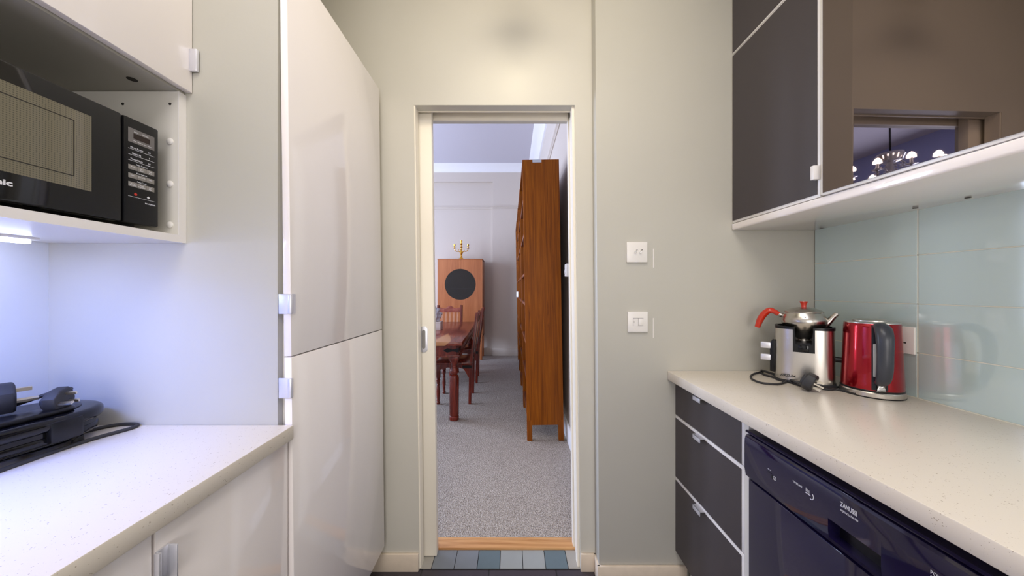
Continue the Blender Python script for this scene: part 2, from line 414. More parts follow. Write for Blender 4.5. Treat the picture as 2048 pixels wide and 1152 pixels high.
wy = [(2.5, 3.7), (4.1, 5.3)]  # unseen windows, added to fit the daylight falling from the left
b = B()
yy = [1.52, 2.5, 3.7, 4.1, 5.3, DY1+.2]
for i in range(5):
    if i in (1, 3): b.box(DX0-.2, DX0, yy[i], yy[i+1], 0, .7).box(DX0-.2, DX0, yy[i], yy[i+1], 2.9, DZ)
    else: b.box(DX0-.2, DX0, yy[i], yy[i+1], 0, DZ)
struct(b, 'wall_left', M['bluewall'])
for i, (a, c) in enumerate(wy):
    b = B()
    for (y0, y1, z0, z1) in ((a, a+.06, .7, 2.9), (c-.06, c, .7, 2.9), (a, c, .7, .76), (a, c, 2.84, 2.9), (a, c, 1.77, 1.83)):
        b.box(DX0-.13, DX0-.08, y0, y1, z0, z1)
    b.box(DX0-.11, DX0-.105, a+.06, c-.06, .76, 2.84, mi=1)
    struct(b, 'window_%d' % (i+1), [M['cornice'], M['wglass']])
# cornice, picture rail, skirting
cp = [(0, 0), (0, -.125), (.02, -.12), (.05, -.08), (.10, -.035), (.15, -.01), (.16, 0)]
b = B()
b.prism([(DX1-.0-p[0], DZ+p[1]) for p in cp], 1.62, DY1, 'Y')
b.prism([(DY1-p[0]*.9, DZ+p[1]) for p in cp], DX0, DX1-.1, 'X')
struct(b, 'trim_5', M['cornice'])
b = B()
rp = [(0, 0), (.012, .0), (.012, .018), (.03, .03), (.03, .042), (0, .046)]
b.prism([(DX1-p[0], 2.88+p[1]) for p in rp], 1.62, DY1, 'Y')
b.prism([(DY1-p[0], 2.81+p[1]) for p in rp], -.37, DX1, 'X').prism([(DY1+.055-p[0], 2.81+p[1]) for p in rp], DX0, -.37, 'X')
struct(b, 'trim_6', M['dwall'])
b = B().box(DX1-.018, DX1, 2.0, DY1, 0, .15, bev=.004)
struct(b, 'baseboard_right', M['cornice'])
b = B().box(DX0, -.37, DY1+.037, DY1+.055, 0, .15, bev=.004).box(-.37, DX1-.018, DY1-.018, DY1, 0, .15, bev=.004)
struct(b, 'baseboard_back', M['dwall'])

# ------------------------------------------------------------------ sliding door
t = thing('sliding_door', 'cream sliding door pushed almost fully into its pocket, flush oval pull on its edge', 'door', (-.75, 1.55, .008))
B().box(-1.13, -.3685, 1.53, 1.566, .008, 2.12, bev=.002).build('door_leaf', M['trimpaint'], t, shear=SH)
def stadium(cx, cz, w, h, n=10):
    r = w/2; pts = []
    for k in range(n+1): a = PI*k/n; pts.append((cx+r*math.cos(a), cz+h/2-r+r*math.sin(a)))
    for k in range(n+1): a = PI+PI*k/n; pts.append((cx+r*math.cos(a), cz-h/2+r+r*math.sin(a)))
    return pts
p = B().prism(stadium(-.4135, 1.026, .036, .124), 1.5265, 1.531, 'Y', bev=.001).build('flush_pull', M['alu'], t, label='oval metal flush pull')
B().prism(stadium(-.4135, 1.026, .016, .088), 1.5255, 1.527, 'Y').build('pull_recess', M['keys'], p)

# ------------------------------------------------------------------ tall cabinet (left)
t = thing('tall_cabinet', 'tall white gloss cabinet with two stacked doors left of the doorway', 'cabinet', (-.88, 1.14, 0))
b = B().box(-1.19, -.594, .860, 1.432, .13, 2.14).box(-1.19, -.63, .87, 1.42, 0, .13)
b.build('carcass', M['white'], t)
for (z0, z1, hz) in ((1.0855, 2.14, 1.221), (.133, 1.0825, 1.004)):
    d = B().box(-.591, -.572, .842, 1.4295, z0, z1, bev=.002).build('door', M['gloss'], t, shear=.0118)
    hb = B().box(-.601, -.575, .8385, .8415, hz-.026, hz+.026, bev=.001).box(-.577, -.566, .836, .846, hz-.026, hz+.026, bev=.0035).box(-.5715, -.5695, .842, .858, hz-.026, hz+.026)
    hb.build('handle', M['alu'], d, label='small folded aluminium edge pull')

# ------------------------------------------------------------------ left base run
t = thing('worktop', 'white quartz worktop on the left, under the shelf with the microwave', 'worktop', (-.87, 0, .874))
b = B().box(XL, -.561, -.9, .8395, .874, .91, bev=.003)
b.build('slab', M['quartz'], t)
def base_cab(y0, y1, handle_far, label):
    t = thing('base_cabinet', label, 'cabinet', (-.88, (y0+y1)/2, 0), 'white base cabinets under the left worktop')
    B().box(XL+.004, -.595, y0+.0005, y1-.0005, .15, .873).box(XL+.004, -.65, y0+.001, y1-.001, 0, .15).build('carcass', M['white'], t)
    d = B().box(-.594, -.575, y0+.0015, y1-.0015, .155, .868, bev=.0015).build('door', M['gloss'], t)
    yh = y1 if handle_far else y0
    s = 1
    hb = B().box(-.5745, -.571, yh+.001, yh+.018, .78, .835, bev=.0008).box(-.5745, -.556, yh+.017, yh+.0195, .78, .835, bev=.0008)
    hb.box(-.5745, -.5655, yh-.0015, yh+.003, .775, .833, bev=.0008)
    hb.build('handle', M['alu'], d)
base_cab(.524, .838, False, 'white gloss base cabinet next to the tall cabinet, with a metal edge pull')
base_cab(.122, .522, False, 'white base cabinet at the bottom left corner, only its top edge in view')

# upper left: open shelf unit and door cabinet
t = thing('shelf_unit', 'white open wall shelf that holds the black microwave', 'shelf', (-1.02, .49, 1.377))
b = B().box(XL+.002, -.84, -.3, .839, 1.377, 1.395).box(XL+.002, -.8405, .821, .8395, 1.395, 1.757).box(XL+.002, XL+.008, -.3, .82, 1.395, 1.757)
b.box(XL+.002, -.8405, -.3, -.282, 1.395, 1.757)
b.build('carcass', M['white'], t)
B().box(-.8405, -.8385, -.3, .8395, 1.377, 1.3955).box(-.8405, -.8385, .8205, .8395, 1.3955, 1.757).build('edging', M['edge'], t, label='brighter white front edging')
for z in (1.631, 1.524, 1.421):
    B().lathe([(.0082, 0), (.0082, .0015), (.006, .003), (0, .0035)], (-.861, .821, z), 16, 'Y', xf=Matrix.Translation((0, 2*.821, 0)) @ Matrix.Scale(-1, 4, (0, 1, 0))).build('screw_cap', M['wplastic'], t)
for x in (-.861, -.98):
    B().cyl((x, .8203, 1.7255), .0035, .0008, 'Y', 12).build('peg_hole', M['hole'], t)
t = thing('wall_cabinet', 'white gloss wall cabinet above the microwave shelf', 'cabinet', (-1.02, .49, 1.758))
B().box(XL+.002, -.8415, -.3, .8395, 1.758, 2.5).build('carcass', flat('grey_melamine', rgb(176, 172, 162), .5), t)
d = B().box(-.84, -.822, .24, .8385, 1.763, 2.5, bev=.0015).build('door', M['gloss'], t)
B().box(-.8225, -.8025, .829, .8375, 1.815, 1.872, bev=.0025).build('handle', M['alu'], d)
B().box(-.84, -.822, -.3, .238, 1.763, 2.5, bev=.0015).build('door', M['gloss'], t)
B().cyl((-.903, .775, 1.7572), .0095, .001, 'Z', 20).build('cable_hole', M['hole'], t)

# LED tube under the shelf
t = thing('led_strip_light', 'bluish glowing tube lamp under the microwave shelf', 'lamp', (-1.10, .43, 1.36))
B().box(-1.114, -1.086, .10, .750, 1.371, 1.377).build('housing', M['wplastic'], t)
B().box(-1.108, -1.092, .11, .742, 1.362, 1.371, bev=.003).build('tube', M['led'], t)
area('led_tube_light', (-1.10, .43, 1.356), (-1.17, .43, .9), .02, .62, 7.0, (.15, .27, 1))

# ------------------------------------------------------------------ microwave
mx = -.852
t = thing('microwave', 'black microwave oven with a keypad on the open shelf', 'microwave', (-1.02, .55, 1.395))
B().box(-1.16, mx-.02, .31, .786, 1.408, 1.642, bev=.004).build('body', M['bplastic'], t)
for x in (-1.12, -.90):
    for y in (.35, .76): B().cyl((x, y, 1.395), .012, .014).build('foot', M['bmatt'], t)
d = B().box(mx-.02, mx, .31, .712, 1.407, 1.643, bev=.004).build('door', M['bgloss'], t)
B().box(mx-.001, mx+.0008, .30+.03, .660, 1.456, 1.608).build('door_window', M['plate'], d, label='beige perforated window')
b = B()
for (y0, y1, z0, z1) in ((.35, .634, 1.478, 1.4795), (.35, .634, 1.586, 1.5875), (.6325, .634, 1.478, 1.5875)): b.box(mx, mx+.0012, y0, y1, z0, z1)
b.build('window_frame_line', M['hole'], d)
B().text('Panasonic', .0135, (mx+.0004, .556, 1.4335), '+X', 'RIGHT', bold=.00045, sx=1.25).build('lettering', M['print'], d)
k = B().box(mx-.02, mx, .7155, .7865, 1.407, 1.643, bev=.004).build('control_panel', M['bplastic'], t)
e = mx+.0003
py0, py1 = .7235, .7765
B().box(e-.001, e, py0, py1, 1.588, 1.620).build('display_panel', M['lcd'], k)
B().box(e-.0005, e+.0004, py0+.010, py1-.010, 1.598, 1.610).build('display', M['lcdd'], k)
b = B()
for i, zz in enumerate((1.573, 1.560, 1.547)): b.box(e-.0006, e, py0, py1, zz, zz+.0006)
b.text('Auto', .0042, (e, py0+.011, 1.6125), '+X').text('Defrost', .0042, (e, py0+.027, 1.6125), '+X')
b.text('High  Medium  Low  Warm', .0033, (e, py0+.010, 1.592), '+X')
b.text('Micro Power', .0048, (e, py0+.004, 1.5755), '+X').text('Quick 30', .0048, (e, py0+.007, 1.5625), '+X').text('Timer/Clock', .0048, (e, py0+.004, 1.5495), '+X')
for zz, c in ((1.5765, '10'), (1.5635, '1'), (1.5505, '10')): b.text(c, .005, (e, py0+.042, zz), '+X', 'CENTER').text('min' if c == '1' else 'sec', .0032, (e, py0+.042, zz-.0035), '+X', 'CENTER')
b.build('panel_print', M['print'], k); b = B().box(e-.0006, e, py0, py1, 1.4665, 1.4671)
b.box(e-.0006, e, py0+.038, py0+.0425, 1.4705, 1.4750, xf=Matrix.Translation((0, py0+.04025, 1.47275)) @ Matrix.Rotation(PI/4, 4, 'X') @ Matrix.Translation((0, -py0-.04025, -1.47275)))
b.text('NN-E281MB', .0042, (e, py1+.002, 1.4565), '+X', 'RIGHT')
b.build('panel_print', M['print'], k); b = B()
for zz, c in ((1.5395, 'Auto Defrost'), (1.5205, 'Auto Reheat'), (1.5015, 'Auto Cook')): b.text(c, .0042, (e, py0+.0265, zz), '+X', 'CENTER')
b.build('panel_print', M['print'], k)
B().cyl((e-.0006, py0+.0145, 1.4735), .003, .0006, 'X', 12).build('stop_symbol', M['redprint'], k, label='red stop symbol')
names = [('Bread', 'Meat\nItems', 'Meat\nJoint'), ('Curry', 'Casserole', 'Pasta'), ('Jacket\nPotatoes', 'Fresh\nVegetables', 'Fish\nFillet')]
for j, zz in enumerate((1.527, 1.508, 1.489)):
    for i in range(3):
        y0 = py0+i*(py1-py0)/3
        kk = B().box(e-.0006, e+.0003, y0+.0004, y0+(py1-py0)/3-.0004, zz, zz+.0105, bev=.0002).build('key', M['keys'], k)
        B().text(names[j][i], .0034, (e+.0004, y0+.0088, zz+.0056), '+X', 'CENTER').build('key_print', M['print'], kk)

# ------------------------------------------------------------------ sandwich toaster and plugs (left worktop)
def onw(px, py, z=.91):
    Y = (H-z)*F/(py-580); return ((px-1024)*Y/F, Y, z)
def rrect(x0, x1, y0, y1, r, n=8):
    pts = []
    for cx, cy, a0 in ((x1-r, y1-r, 0), (x0+r, y1-r, PI/2), (x0+r, y0+r, PI), (x1-r, y0+r, 3*PI/2)):
        for k in range(n+1): a = a0+PI/2*k/n; pts.append((cx+r*math.cos(a), cy+r*math.sin(a)))
    return pts
t = thing('sandwich_toaster', 'black gloss sandwich toaster with its lead wound on top, on the left worktop', 'toaster', (-1.08, .63, .91))
tilt = Matrix.Translation((-1.078, .625, 0)) @ Matrix.Rotation(R(-7), 4, 'Z')
B().prism(rrect(-.088, .086, -.165, .165, .07), .920, .934, bev=.006, xf=tilt).prism(rrect(-.101, .099, -.185, .183, .08), .931, .950, bev=.007, seg=3, xf=tilt).build('base', M['bgloss'], t)
lid = B().prism(rrect(-.107, .107, -.19, .19, .088, 12), .958, .986, bev=.011, seg=4, xf=tilt).prism(rrect(-.098, .098, -.18, .18, .08, 12), .949, .960, xf=tilt).build('lid', M['bgloss'], t)
B().prism(rrect(-.085, .072, -.165, .165, .07, 12), .9855, .988, bev=.001, xf=tilt).build('lid_recess', flat('navy_inset', rgb(20, 22, 40), .35), lid, label='matt recessed centre of the lid')
B().box(.092, .110, .068, .118, .934, .979, bev=.005, xf=tilt).build('latch', M['bplastic'], t, label='clip over the front rim')
B().prism(rrect(.028, .082, -.03, .13, .026, 8), .986, .997, bev=.005, seg=3, xf=tilt).build('grip_hump', M['bplastic'], t)
for (x, y) in ((-.07, -.15), (.07, -.15), (-.07, .13), (.07, .13)):
    q = tilt @ Vector((x, y, 0)); B().cyl((q.x, q.y, .91), .009, .014).build('foot', M['bmatt'], t)
c1 = [(-1.06, .72, .917), (-1.03, .80, .914), (-1.005, .828, .914), (-.975, .8345, .914), (-.952, .829, .914), (-.945, .812, .914), (-.952, .79, .914), (-.965, .755, .914), (-.972, .70, .914), (-.972, .62, .914), (-.968, .5, .914), (-.97, .42, .914)]
B().tube(c1, .0042, 10).build('power_cord', M['bmatt'], t)

def plug(parent, pos, ang_z, tip=0, name='plug', roll=0, s=1.0):
    """three-pin plug; local +x is the pin direction, cord leaves at -y"""
    m = Matrix.Translation(pos) @ Matrix.Rotation(ang_z, 4, 'Z') @ Matrix.Rotation(tip, 4, 'Y') @ Matrix.Rotation(roll, 4, 'X') @ Matrix.Scale(s, 4)
    out = [(-.022, -.024), (-.010, -.030), (.010, -.030), (.022, -.024), (.026, 0), (.017, .022), (.007, .026), (-.007, .026), (-.017, .022), (-.026, 0)]
    b = B().prism([(p[0], p[1]) for p in out], -.014, .010, 'X', bev=.004, seg=3, xf=m)
    b.prism([(p[0]*.78, p[1]*.80) for p in out], -.020, -.010, 'X', bev=.004, seg=3, xf=m)
    b.tube([(m @ Vector(v)) for v in ((-.004, 0, -.026), (-.006, 0, -.037), (-.008, 0, -.048))], [.0075, .006, .0045], 10)
    o = b.build(name, M['bmatt'], parent)
    pb = B()
    pb.box(.010, .032, -.002, .002, .010, .020, xf=m)
    for yy_ in (-.011, .011): pb.box(.010, .027, yy_-.0032, yy_+.0032, -.012, -.0075, xf=m)
    pb.build('pins', M['pin'], o, label='brass pins of the plug')
    return m @ Vector((-.008, 0, -.048))
# toaster plug lying on the lid, pins pointing to the back wall
e1 = plug(t, (-1.004, .722, 1.013), R(22), R(0), 'plug', R(110), .92)
B().tube([e1, e1+Vector((-.02, -.01, -.004)), (-1.10, .66, .995), (-1.13, .60, .992), (-1.13, .52, .992), (-1.06, .48, .992), (-1.02, .47, .992)], .0042, 10).build('power_cord', M['bmatt'], t)
t = thing('power_cable', 'loose black lead with a big round moulded plug resting on the toaster', 'cable', (-1.08, .54, .99))
e2 = plug(t, (-1.086, .698, 1.022), R(60), R(0), 'plug', R(100), 1.25)
B().tube([e2, e2+Vector((-.006, -.02, -.012)), (-1.15, .56, .994), (-1.15, .50, .994), (-1.12, .46, .994)], .004, 10).build('cord', M['bmatt'], t)

# ------------------------------------------------------------------ right base run
t = thing('worktop', 'cream speckled quartz worktop on the right, under the glass tiles', 'worktop', (.98, .3, .874))
B().box(.667, XR-.001, -.9, 1.3995, .872, .91, bev=.003).build('slab', M['quartz'], t)
t = thing('drawer_unit', 'three-drawer base unit with dark fronts beside the switch wall', 'drawer unit', (1.0, 1.19, 0))
b = B().box(.722, XR-.004, .968, 1.397, .135, .871).box(.745, XR-.004, .97, 1.36, 0, .135)
b.box(.702, .722, .9665, .984, .135, .871)
b.build('carcass', M['white'], t)
for (z0, z1) in ((.724, .866), (.458, .721), (.139, .455)):
    d = B().box(.703, .721, .985, 1.3985, z0, z1, bev=.001).build('drawer', M['edge'], t)
    B().box(.7008, .704, .998, 1.3975, z0+.0015, z1-.012 if z1 < .86 else z1).build('drawer_front', M['black'], d, label='dark foil panel')
    B().box(.682, .704, 1.185, 1.232, z1-.0075, z1-.0055, bev=.0005).box(.682, .684, 1.185, 1.232, z1-.022, z1-.0055, bev=.0005).build('handle', M['alu'], d)
# dishwasher
t = thing('dishwasher', 'glossy navy-black dishwasher under the right worktop', 'dishwasher', (1.0, .663, 0))
B().box(.715, XR-.06, .366, .960, .10, .833).box(.76, XR-.06, .37, .956, 0, .10).build('body', M['navy2'], t)
dr = B().box(.697, .716, .364, .962, .11, .700, bev=.004).build('door', M['navy'], t)
prof = [(.697, .706), (.690, .712), (.686, .735), (.686, .800), (.6865, .818), (.689, .828), (.694, .833), (.700, .834), (.704, .834), (.765, .834), (.765, .706)]
cpn = B()
hy0, hy1, hz0, hz1 = .606, .708, .722, .762
# panel built in three lengths so the handle recess is a real hollow
cpn.prism(prof, hy1, .962, 'Y').prism(prof, .364, hy0, 'Y')
cpn.prism([p_ for p_ in prof[:2]]+[(.6865, hz0), (.765, hz0), (.765, .706)], hy0, hy1, 'Y')
cpn.prism([(.686, hz1)]+prof[3:10]+[(.765, hz1)], hy0, hy1, 'Y')
cp_ = cpn.build('control_panel', M['navy'], t, ang=25)
B().prism([(.706, .834), (.706, .8385), (.691, .8385), (.689, .840), (.689, .842), (.692, .845), (.80, .845), (.80, .834)], .364, .962, 'Y').build('top_panel', M['navy'], t)
B().box(.712, .716, hy0-.001, hy1+.001, hz0-.002, hz1+.002).build('handle_recess', M['navy2'], cp_)
px_ = .6857
b = B().text('ZANUSSI', .0135, (px_, .681, .8065), '-X', bold=.0003, sx=.62).text('AQUACLEAN 500', .006, (px_, .681, .7965), '-X', sx=.75)
b.build('brand_lettering', M['print'], cp_); b = B()
b.text('TIMELINE', .0065, (px_, .796, .7885), '-X', sx=.95)
for i in range(3): b.box(px_-.0003, px_, .7595-i*.0038, .7605-i*.0038, .788-.001*i, .796-.001*i)
b.box(px_-.0003, px_, .7490, .7620, .7835, .7853)
arc = [(px_, .7475-.006*math.sin(a), .7845-.0075*math.cos(a)) for a in [k*PI/10 for k in range(-1, 9)]]
b.tube(arc, .0008, 6, smooth=False)
b.build('programme_mark', M['print'], cp_); b = B()
b.text('on off', .0045, (px_, .874, .7775), '-X')
ring = [(px_, .8515+.0045*math.sin(a), .765+.0045*math.cos(a)) for a in [k*2*PI/16 for k in range(17)]]
b.tube(ring, .0005, 6, smooth=False).box(px_-.0003, px_, .8512, .8518, .763, .767)
b.build('power_symbol', M['print'], cp_); b = B()
b.text('POWER\nBOOSTER\nSELECT', .009, (px_, .5345, .7925), '-X', sx=.75)
b.build('panel_print', M['print'], cp_)
B().box(px_-.001, px_+.001, .8575, .8625, .760, .770, bev=.0006).box(px_-.0005, px_+.001, .862, .876, .7705, .7725).build('power_switch', M['navy2'], cp_)
# near base unit that carries the worktop on
t = thing('base_cabinet', 'base cabinet under the near end of the right worktop, hidden past the dishwasher', 'cabinet', (1.0, 0, 0))
B().box(.722, XR-.004, -.88, .362, 0.1, .871).build('carcass', M['white'], t)
B().box(.702, .721, -.88, .361, .139, .866, bev=.001).build('door', M['black'], t)

# ------------------------------------------------------------------ glass splashback
b = B(); rows = [.911, 1.0555, 1.2120, 1.3690, 1.523]; cols = [1.3995, 1.0435, .445, -.155, -.755]
for j in range(4):
    for i in range(4):
        b.box(XR-.0095, XR-.0005, cols[i+1]+.0018, cols[i]-.0018, rows[j]+.0014, rows[j+1]-.0014, bev=.0008, seg=1)
b.box(XR-.004, XR-.0004, -.75, 1.3995, .911, 1.522, mi=1)
b.box(XR-.0092, XR-.003, 1.0417, 1.0453, .911, 1.522, mi=1)
for z in rows[1:4]: b.box(XR-.0092, XR-.003, -.75, 1.3995, z-.0014, z+.0014, mi=1)
b.box(XR-.012, XR-.003, -.9, 1.3995, .9095, .9125, mi=1)
struct(b, 'wall_tiles', [M['tile'], M['grout']])

# sockets and switches
t = thing('wall_socket', 'white double wall socket on the glass tiles behind the red kettle', 'socket', (XR-.0095, 1.12, 1.05))
B().box(XR-.018, XR-.0095, 1.046, 1.192, 1.049, 1.137, bev=.002).build('plate', M['wplastic'], t)
for y0 in (1.068, 1.140):
    b = B().box(XR-.0186, XR-.0178, y0+.009, y0+.013, 1.098, 1.108).box(XR-.0186, XR-.0178, y0-.001, y0+.006, 1.082, 1.086).box(XR-.0186, XR-.0178, y0+.017, y0+.024, 1.082, 1.086)
    b.build('outlet_slots', M['hole'], t)
t = thing('light_switch', 'white double light switch with two chrome toggles, upper of the two plates', 'switch', (.534, 1.40, 1.376))
B().box(.490, .578, 1.3905, 1.3995, 1.375, 1.462, bev=.002).build('plate', M['wplastic'], t)
for x in (.525, .546):
    g = B().lathe([(.005, 0), (.005, .003), (.003, .006), (0, .0065)], (x, 1.3845, 1.4185), 16, 'Y')
    g.tube([(x, 1.388, 1.4185), (x+.003, 1.376, 1.4265)], [.0016, .0026], 8, smooth=False)
    g.build('toggle', M['chrome'], t)
t = thing('fused_switch', 'white fused switch plate, lower of the two plates by the doorway', 'switch', (.534, 1.40, 1.077))
B().box(.494, .580, 1.3905, 1.3995, 1.077, 1.1655, bev=.002).build('plate', M['wplastic'], t)
B().box(.517, .560, 1.3898, 1.3915, 1.104, 1.137).build('insert', M['edge'], t)
B().box(.5165, .5175, 1.3896, 1.3915, 1.104, 1.137).box(.5375, .5380, 1.3892, 1.3915, 1.104, 1.137).box(.5165, .5605, 1.3896, 1.3915, 1.1365, 1.1375).box(.520, .5208, 1.3892, 1.3915, 1.116, 1.124).build('insert_gap', M['hole'], t)
B().box(.5395, .558, 1.3865, 1.3915, 1.107, 1.134, bev=.001).build('rocker', M['wplastic'], t)

# ------------------------------------------------------------------ right wall cabinets
UX = .946
t = thing('wall_cabinet', 'dark-fronted wall cabinet with white edges beside the switch wall', 'cabinet', (1.12, 1.19, 1.55))
B().box(UX+.019, XR-.001, .987, 1.398, 1.548, 2.70).box(UX, UX+.02, .9845, .9995, 1.548, 2.70).build('carcass', M['white'], t)
d = B().box(UX, UX+.018, 1.0005, 1.3985, 1.543, 2.262, bev=.001).build('door', M['edge'], t)
B().box(UX-.002, UX+.002, 1.0095, 1.3955, 1.553, 2.257).build('door_panel', M['black'], d, label='dark foil panel')
B().box(UX-.020, UX+.002, 1.0005, 1.0125, 1.552+.045, 1.552+.088, bev=.001).build('handle', M['edge'], d)
d = B().box(UX, UX+.018, 1.0005, 1.3985, 2.266, 2.69, bev=.001).build('flap_door', M['edge'], t)
B().box(UX-.002, UX+.002, 1.007, 1.3955, 2.272, 2.685).build('flap_panel', M['black'], d, label='dark foil panel')
t = thing('wall_cabinet', 'wall cabinet with a tinted mirror-glass door at the top right', 'cabinet', (1.12, .68, 1.55))
B().box(UX+.022, XR-.001, .386, .984, 1.548, 2.70).build('carcass', M['white'], t)
hinge = Matrix.Translation((UX, .386, 0)) @ Matrix.Rotation(R(MIR := 1.2), 4, 'Z') @ Matrix.Translation((-UX, -.386, 0))
d = B().box(UX+.001, UX+.019, .386, .983, 1.5415, 2.262, bev=.001, xf=hinge).build('door', M['edge'], t)
B().box(UX-.001, UX+.002, .391, .979, 1.549, 2.257, xf=hinge).build('glass_panel', M['mirror'], d, label='tinted mirror glass')
B().box(UX+.001, UX+.019, .386, .983, 2.266, 2.69, bev=.001).build('flap_door', M['edge'], t)
t = thing('cabinet_base_panel', 'glossy white board running under the right wall cabinets', 'panel', (1.12, .89, 1.512))
B().box(UX-.004, XR-.001, .384, 1.3995, 1.513, 1.541, bev=.006, seg=3).build('board', M['gloss'], t)
for (x, y) in ((1.262, 1.02), (1.266, .905), (1.29, 1.36)): B().cyl((x, y, 1.5124), .006, .001, 'Z', 16).build('screw_hole', M['hole'], t)


# ------------------------------------------------------------------ tea maker
def superell(a, b_, n, N=64, extra=()):
    pts = []
    for k in range(N):
        th = 2*PI*k/N; c, s = math.cos(th), math.sin(th)
        pts.append((a*math.copysign(abs(c)**(2/n), c), b_*math.copysign(abs(s)**(2/n), s)))
    return pts
TMX, TMY = 1.106, 1.236
th = math.atan2(TMX, TMY)
t = thing('tea_maker', 'brushed steel electric tea maker base with black rim, left of the red kettle', 'tea maker', (0, 0, 0))
a_, b_ = .086, .068
fy = -b_
# wall outline: explicit notch points on the front
half = [q for q in superell(a_, b_, 3.2, 96) if not (q[1] < 0 and abs(q[0]) < .0285)]
def order(p): return math.atan2(p[0], -p[1])
half.sort(key=order)     # from back(-pi) round via front(0)
yn = -b_*(1-(.027/a_)**3.2)**(1/3.2)
i0 = next(i for i, q in enumerate(half) if order(q) > 0)
outl = half[:i0]+[(-.027, yn), (.027, yn)]+half[i0:]
nn = len(outl); ni = i0
bm_ = B(); t_ = bmesh.new()
zs = [.012, .122, .203]
def wallring(sc_, z): return [t_.verts.new((q[0]*sc_, q[1]*sc_, z)) for q in outl]
ro = [wallring(1.0-.02*(z/.2), z) for z in zs]; ri = [wallring(.955-.02*(z/.2), z) for z in zs]
for lev in range(2):
    for k in range(nn):
        k2 = (k+1) % nn
        if lev == 1 and k == ni: continue
        t_.faces.new((ro[lev][k], ro[lev][k2], ro[lev+1][k2], ro[lev+1][k]))
        t_.faces.new((ri[lev][k2], ri[lev][k], ri[lev+1][k], ri[lev+1][k2]))
for k in range(nn):
    k2 = (k+1) % nn
    lv = 1 if k == ni else 2
    t_.faces.new((ro[lv][k], ro[lv][k2], ri[lv][k2], ri[lv][k]))
    t_.faces.new((ro[0][k2], ro[0][k], ri[0][k], ri[0][k2]))
for k in (ni, ni+1): t_.faces.new((ro[1][k], ro[2][k], ri[2][k], ri[1][k]))
bmesh.ops.recalc_face_normals(t_, faces=t_.faces)
bm_._add(t_); bm_.build('housing', M['steel'], t)
B().prism([(q[0]*1.02, q[1]*1.02) for q in outl], 0, .0125, bev=.003).build('base_ring', M['bmatt'], t)
b = B()
rim = [q for k, q in enumerate(outl)]
# black rim on top, open at the notch
t_ = bmesh.new()
A1 = [t_.verts.new((q[0]*1.0, q[1]*1.0, .201)) for q in outl]; A2 = [t_.verts.new((q[0]*1.0, q[1]*1.0, .211)) for q in outl]
A3 = [t_.verts.new((q[0]*.90, q[1]*.90, .211)) for q in outl]; A4 = [t_.verts.new((q[0]*.90, q[1]*.90, .201)) for q in outl]
for k in range(nn):
    if k == ni: continue
    k2 = (k+1) % nn
    for u, v in ((A1, A2), (A2, A3), (A3, A4), (A4, A1)): t_.faces.new((u[k], u[k2], v[k2], v[k]))
for k in (ni, ni+1): t_.faces.new((A1[k], A2[k], A3[k], A4[k]))
bmesh.ops.recalc_face_normals(t_, faces=t_.faces); b._add(t_)
# frame of the notch
nx = .027
b.prism([(-nx-.003, .211), (-nx-.003, .119), (nx+.003, .119), (nx+.003, .211), (nx-.001, .211), (nx-.005, .150), (nx-.008, .147), (-nx+.008, .147), (-nx+.005, .150), (-nx+.001, .211)], yn-.0015, yn+.014, 'Y')
b.box(-nx, nx, yn+.0005, yn+.010, .119, .149)
b.build('rim', M['bplastic'], t)
B().box(-.014, .014, yn-.0035, yn, .122, .146, bev=.002).build('water_gauge', M['bgloss'], t)
B().prism([(q[0]*.9, q[1]*.9) for q in outl], .145, .150).build('warming_plate', M['bmatt'], t)
# control column on the left with two lever knobs
b = B().prism([(-.012, .03), (-.012, .14), (-.004, .155), (.008, .15), (.012, .12), (.012, .05), (.006, .028)], -.012, .012, 'Y', bev=.003, xf=Matrix.Translation((-a_-.001, -.02, 0)))
cc = b.build('control_column', M['bplastic'], t)
for z in (.083, .130):
    B().box(-a_-.042, -a_-.010, -.034, -.012, z-.012, z+.012, bev=.003).build('knob', M['alu'], cc, label='silver paddle knob')
# tap on the right
b = B().cyl((a_-.004, -.014, .098), .010, .022, 'X', 20).build('tap_mount', M['bplastic'], t)
b = B().cyl((a_+.016, -.014, .098), .0085, .020, 'X', 20).tube([(a_+.026, -.014, .098), (a_+.027, -.014, .07), (a_+.027, -.014, .02)], .004, 12)
b.build('tap', M['chrome'], t)
B().text('ARZUM', .013, (-.066, -.0672, .024), '-Y', bold=.0003).build('lettering', M['bmatt'], t)
# rotate into place
t.location = (TMX, TMY, .91); t.rotation_euler = (0, 0, -th)
mt = Matrix.Translation((TMX, TMY, .91)) @ Matrix.Rotation(-th, 4, 'Z'); inv = mt.inverted()
# cord and plug on the worktop (in world coordinates, then local)
def loc_(p): return inv @ Vector(p)
W = lambda px, py: Vector(onw(px, py, .914))
pts = [Vector((TMX-.03, TMY-.055, .914)), W(1606, 772), W(1585, 766), W(1560, 758), W(1530, 750), W(1520, 743.5)]
B().tube([loc_(p) for p in pts], .0037, 10).build('power_cord', M['bmatt'], t)
pts = [W(1527, 742.5), W(1505, 749), W(1503, 757), W(1520, 765), W(1545, 768), W(1562, 767), W(1572, 762), W(1550, 754), W(1523, 744), W(1545, 751), W(1580, 764), W(1606, 777)]
zz_ = [0, 0, 0, 0, 0, 0, .003, .008, .007, .008, .008, .012]
pts = [p+Vector((0, 0, z)) for p, z in zip(pts, zz_)]
B().tube([loc_(p) for p in pts], .0037, 10).build('power_cord', M['bmatt'], t)
pp = onw(1622, 784, .91); 
m4 = loc_((pp[0]+.004, pp[1]+.006, .942))
plug(t, m4, R(-12)+0, R(22), 'plug', R(75), 1.15)

